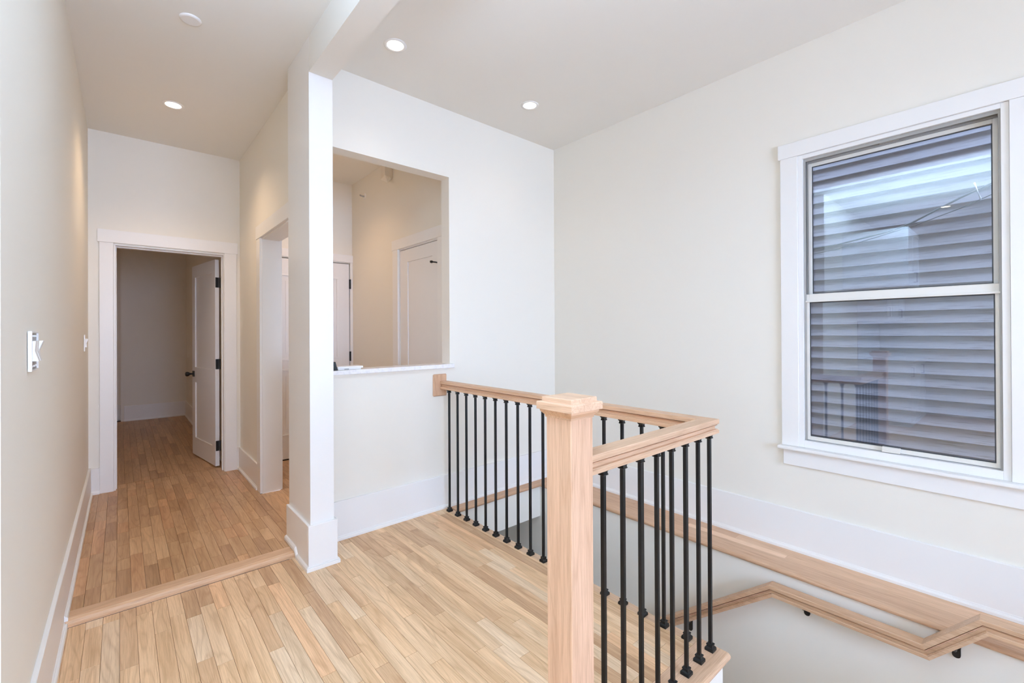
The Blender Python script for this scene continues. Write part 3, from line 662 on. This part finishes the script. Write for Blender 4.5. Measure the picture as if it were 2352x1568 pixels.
# ------------------------------------------------------------------ switches on the left wall
def switch(y0, y1, z0, z1, label, gangs, faceless):
    xw = lx(y0) + .0015
    t = empty('light_switch', (xw, (y0 + y1) / 2, z0), label, 'light switch')
    if faceless:
        MB().box(xw, xw + .010, y0, y0 + .010, z0, z1).box(xw, xw + .010, y1 - .010, y1, z0, z1).box(xw, xw + .010, y0 + .01, y1 - .01, z1 - .006, z1).box(xw, xw + .010, y0 + .01, y1 - .01, z0, z0 + .006).build('plate', PLASTIC, t, bevel=.002, seg=2)
        bx(xw, xw + .005, y0 + .011, y1 - .011, z0 + .0065, z1 - .0065).build('strap', SWGREY, t)
    else: bx(xw, xw + .007, y0, y1, z0, z1).build('plate', PLASTIC, t, bevel=.002, seg=2)
    g = (y1 - y0 - .024) / gangs; h = (z1 - z0)
    for k in range(gangs):
        a = y0 + .012 + g * k + .004; c = a + g - .008; za, zb = z0 + h * .25, z1 - h * .24; zm = (za + zb) / 2; up_ = (k % 2 == 0) if gangs > 1 else True
        if gangs == 3: up_ = k == 2
        e0, e1 = (.011, .021) if up_ else (.019, .012)
        xb = xw + .005
        pr_ = [(xb, za), (xb + e0, za), (xb + .010, zm), (xb + e1, zb), (xb, zb)]
        MB().add([(p, a, q) for p, q in pr_] + [(p, c, q) for p, q in pr_], [(0, 1, 2, 3, 4), (9, 8, 7, 6, 5)] + [(i, (i + 1) % 5, (i + 1) % 5 + 5, i + 5) for i in range(5)]).build('rocker', PLASTIC, t, bevel=.001)
        if faceless:
            for zz in (z0 + h * .12, z1 - h * .12): MB().lathe((xb, (a + c) / 2, zz), (1, 0, 0), [(0, .004), (.003, .004), (.004, .002)], 10).build('screw', PLASTIC, t)
switch(2.10, 2.262, 1.281, 1.412, 'three-gang white light switch near the front of the left wall', 3, True)
switch(4.70, 4.776, 1.272, 1.398, 'single white light switch near the far end of the left wall', 1, False)

# ------------------------------------------------------------------ kitchen round the corner (seen only mirrored in the window)
def cabinet(name, x0, x1, y0, y1, z0, z1, doors, label, hz='low'):
    t = empty(name, ((x0 + x1) / 2, (y0 + y1) / 2, z0), label, 'cabinet')
    bx(x0, x1, y0 + .02, y1, z0, z1).build('body', CAB, t)
    wd = (x1 - x0) / doors
    for k in range(doors):
        a, c = x0 + wd * k + .003, x0 + wd * (k + 1) - .003
        o = panel_leaf('cabinet_door', t, a, c, z0 + .003, z1 - .003, y0, y0 + .019, [(a + .06, c - .06, z0 + .06, z1 - .06)], CAB, .006)
        hx = c - .03 if k % 2 == 0 else a + .03; za = z0 + .05 if hz == 'low' else z1 - .2
        MB().tube([(hx, y0 - .001, za + .01), (hx, y0 - .03, za + .01), (hx, y0 - .03, za + .14), (hx, y0 - .001, za + .14)], .005, 8).build('handle', STEEL, o)
cabinet('kitchen_cabinet', -2.0, -1.1, .99, 1.699, 2.0, 2.76, 2, 'white wall cabinet over the fridge recess, mirrored in the upper window pane')
cabinet('kitchen_cabinet', -3.5, -2.02, 1.34, 1.699, 1.55, 2.76, 3, 'row of white wall cabinets above the tiled backsplash, mirrored in the window')
cabinet('kitchen_cabinet', -3.5, -2.02, 1.08, 1.699, .0, .92, 3, 'white base cabinets under the quartz worktop, mirrored in the window', 'high')
bx(-3.55, -2.02, 1.05, 1.699, .921, .955).build('worktop', QUARTZ); tag(bpy.data.objects['worktop'], 'white worktop on the kitchen base cabinets', 'worktop')
bs = bx(-3.55, -2.02, 1.692, 1.6995, .956, 1.549).build('trim_6', GROUT, kind=ST)
for r_ in range(6):
    for c_ in range(10):
        x = -3.548 + c_ * .153; zz = .958 + r_ * .0985
        bx(x, x + .150, 1.688, 1.6919, zz, min(zz + .0955, 1.548)).build('tile', TILE, bs)
# unseen window frame behind the camera, added to go with the rear fill light
w2 = empty('window_2', (1.1, YR, .7), kind=ST)
MB().box(-.2, -.13, YR - .1, YR + .02, .7, 2.4).box(2.33, 2.4, YR - .1, YR + .02, .7, 2.4).box(-.13, 2.33, YR - .1, YR + .02, .7, .76).box(-.13, 2.33, YR - .1, YR + .02, 2.33, 2.4).box(1.07, 1.13, YR - .1, YR - .03, .76, 2.33).build('frame', TRIM, w2)
MB().add([(-.13, YR - .06, .76), (2.33, YR - .06, .76), (2.33, YR - .06, 2.33), (-.13, YR - .06, 2.33)], [(0, 1, 2, 3)]).build('glass_pane', GLASS, w2)
